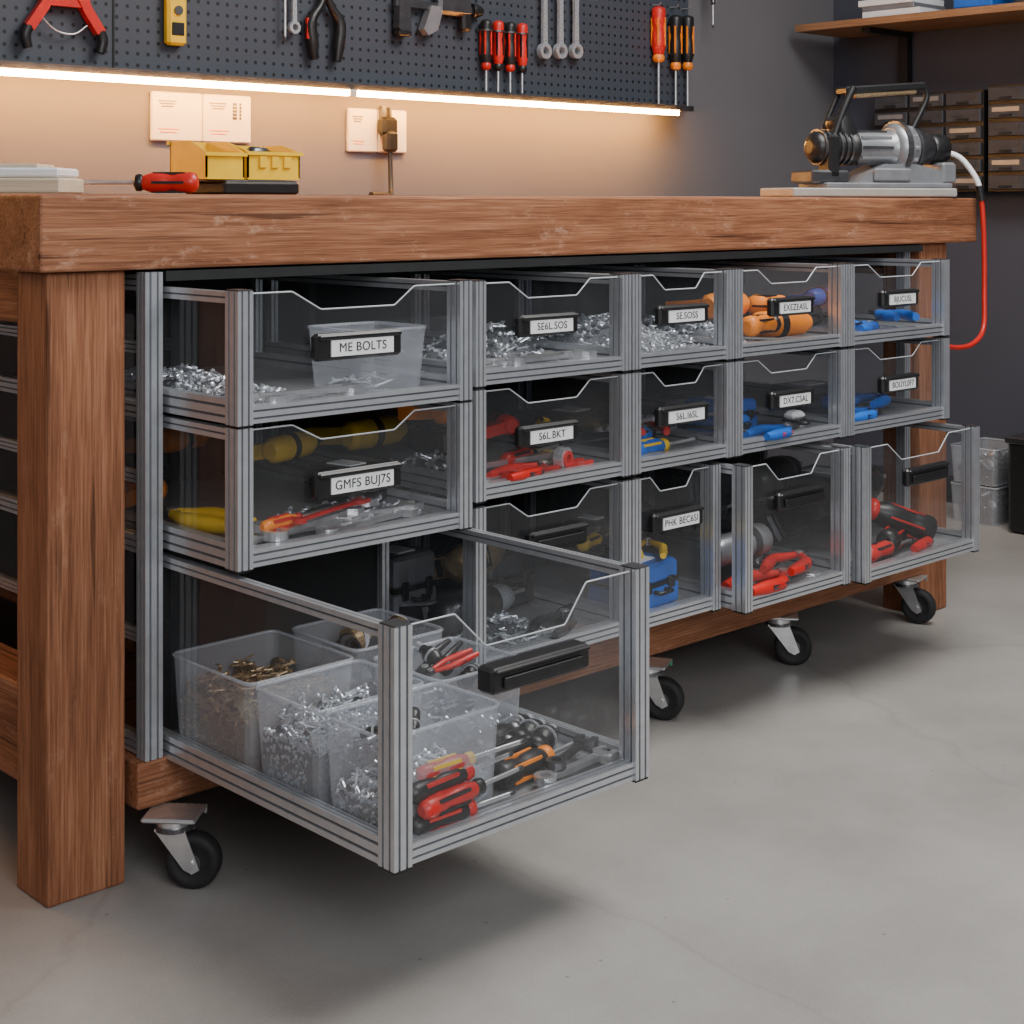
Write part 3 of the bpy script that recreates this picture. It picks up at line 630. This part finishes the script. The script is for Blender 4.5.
q.cbox((-.025,0,.010),(.44,.14,.020),baseg,ch=.003); q.cbox((.02,0,.026),(.34,.12,.012),grey,ch=.003)
q.prism([(-.06,.03),(.19,.03),(.17,.06),(.10,.075),(.02,.075),(-.04,.05)],-.045,.045,grey,RX)
q.cbox((.19,0,.055),(.04,.10,.05),grey,ch=.006); q.cbox((.03,-.05,.05),(.10,.012,.03),grey,ch=.004)
T=Matrix.Translation((0,0,.112))@AX
q.lathe([(.015,-.160),(.028,-.155),(.036,-.145),(.038,-.10),(.036,-.065),(.040,-.060),(.040,-.045)],black,T,24)
for i in range(6): q.ring(.041,.034,-.140+i*.014,-.134+i*.014,dsteel,T,24)
q.lathe([(.036,-.045),(.038,-.01),(.038,.045),(.044,.055)],grey,T,24)
for i in range(10):
    a=i*.628; q.cbox((.0,.0385*math.cos(a),.112+.0385*math.sin(a)),(.08,.006,.006),dsteel if i%2 else grey)
q.lathe([(.046,.055),(.058,.062),(.060,.085),(.054,.092),(.054,.104),(.046,.112)],grey,T,28)
q.ring(.063,.05,.068,.080,dsteel,T,28)
for i in range(12):
    a=i*.5236; q.cyl(.0055,.085,.100,steel,T@Matrix.Translation((.052*math.cos(a),.052*math.sin(a),0)),8)
q.ring(.050,.030,.112,.118,dsteel,T,28)
q.lathe([(.042,.112),(.044,.135),(.036,.142),(.036,.160),(.028,.166)],dsteel,T,24)
q.lathe([(.032,.166),(.036,.172),(.034,.178),(.036,.184),(.034,.190),(.034,.206),(.016,.214)],black,T,20)
q.lathe([(.03,0),(.03,.05),(.024,.06)],black,PL(-.06,0,.13,0,0,-.5),14)
q.tube([(-.105,-.02,.14),(-.085,-.02,.19),(-.055,-.02,.248)],.009,black,sub=2); q.tube([(-.105,.03,.14),(-.085,.03,.19),(-.055,.03,.248)],.007,black,sub=2)
q.cbox((.055,0,.245),(.22,.045,.018),black,PL(0,0,0,0,0,-.08),ch=.004); q.cbox((.055,0,.233),(.17,.038,.012),brass,PL(0,0,0,0,0,-.08),ch=.003)
q.tube([(.155,.0,.255),(.162,0,.23),(.135,0,.18),(.12,0,.155)],.007,black,sub=3)
q.cbox((-.12,-.02,.09),(.03,.05,.10),black,ch=.006); q.cbox((-.13,0,.045),(.10,.09,.03),dsteel,ch=.005)
q.build('bench_angle_tool',PL(3.018,.110,ZT,rad(-21)))
q=MB()
q.tube([(3.208,.035,1.05),(3.228,.0,1.035),(3.243,-.030,.99),(3.249,-.040,.955)],[.0065]*4,white,n=10)
q.tube([(3.249,-.040,.955),(3.254,-.043,.90),(3.258,-.044,.82),(3.255,-.046,.72),(3.235,-.055,.64),(3.17,-.065,.61),(3.09,-.070,.607),(3.02,-.072,.62)],.0058,red,n=10,sub=5)
q.tube([(3.248,-.037,.97),(3.252,-.041,.935)],.009,black,sub=1)
q.build('air_hose')

# ------------------------------------------------------------ right wall
q=MB(); q.box((4.02,-.35,1.472),(4.298,1.05,1.494),shelfwood)
for y in (.80,-.1): q.box((4.27,y,1.28),(4.298,y+.03,1.472),black); q.box((4.06,y,1.454),(4.27,y+.03,1.471),black)
q.build('wall_shelf')
q=MB()
for i,(m,h,d) in enumerate([(white,.022,.2),(grey,.016,.18),(white,.02,.19)]): q.cbox((4.14,.72+.01*i,1.4945+sum([.022,.016,.02][:i])+h/2),(.18,d,h-.001),m,ch=.001)
q.build('book_stack')
case(4.14,.46,1.495,.16,.12,.1,blue,.1); case(4.14,.22,1.495,.14,.2,.12,dsteel,0)
q=MB()
def cabinet(y0,y1,z0,z1,ny,nz):
    q.box((4.21,y0,z0),(4.298,y1,z1),black)
    dy=(y1-y0)/ny;dz=(z1-z0)/nz
    for i in range(ny):
        for k in range(nz):
            c=((y0+dy*(i+.5)),(z0+dz*(k+.5)))
            q.cbox((4.205,c[0],c[1]),(.012,dy-.010,dz-.012),cabd,ch=.002)
            q.cbox((4.198,c[0],c[1]-dz*.22),(.010,dy*.3,.006),dark); q.cbox((4.1985,c[0],c[1]+dz*.12),(.002,dy*.7,dz*.26),grey if (i+k)%3==0 else cabd)
cabinet(.50,.88,.965,1.27,3,6); cabinet(.11,.485,.965,1.28,3,6); cabinet(-.28,.095,.965,1.28,3,6)
q.build('parts_cabinet')
bin_(4.05,4.25,.37,.52,.0,.11,'storage_tote',frost); bin_(4.05,4.25,.37,.52,.115,.22,'storage_tote',frost)
pile('hardware_fittings',4.07,4.23,.39,.50,.118,.06,40,dsteel,.05,True,.006)
pile('hardware_fittings',4.07,4.23,.39,.50,.004,.07,40,dsteel,.05,True,.006)
q=MB(); q.cbox((0,0,.13),(.22,.16,.26),black,ch=.012); q.cbox((0,0,.262),(.23,.17,.02),dsteel,ch=.004); q.tube([(-.05,-.085,.2),(-.05,-.11,.22),(.05,-.11,.22),(.05,-.085,.2)],.006,black,sub=1); q.build('black_storage_tote',PL(4.12,.235,0))

# ------------------------------------------------------------ lights
def area(name,loc,tgt,size,size_y,power,col=(1,1,1)):
    l=bpy.data.lights.new(name,'AREA'); l.shape='RECTANGLE'; l.size=size; l.size_y=size_y; l.energy=power; l.color=col
    o=bpy.data.objects.new(name,l); COL.objects.link(o); o.location=loc
    o.rotation_euler=(Vector(tgt)-Vector(loc)).to_track_quat('-Z','Y').to_euler(); return o
area('ceiling_light_panel',(2.5,-.85,2.65),(2.1,-.7,0),1.6,1.2,84,(1,.97,.93))
area('camera_side_fill',(.2,-3.2,2.0),(2.0,0,.4),2.0,1.5,64,(.98,.98,1))  # unseen soft fill, added on the camera side to brighten the drawer fronts
w=bpy.data.worlds.new('room_ambient'); scene.world=w; w.use_nodes=True
w.node_tree.nodes['Background'].inputs[0].default_value=(.92,.95,1,1); w.node_tree.nodes['Background'].inputs[1].default_value=.22

# ------------------------------------------------------------ camera
cam=bpy.data.cameras.new('camera'); co=bpy.data.objects.new('camera',cam); COL.objects.link(co)
co.location=(0,-1.9,.93); co.rotation_euler=(math.pi/2,0,math.radians(-43.36))
cam.sensor_width=36; cam.lens=54.39; cam.shift_y=-.3018; cam.clip_start=.05
scene.camera=co
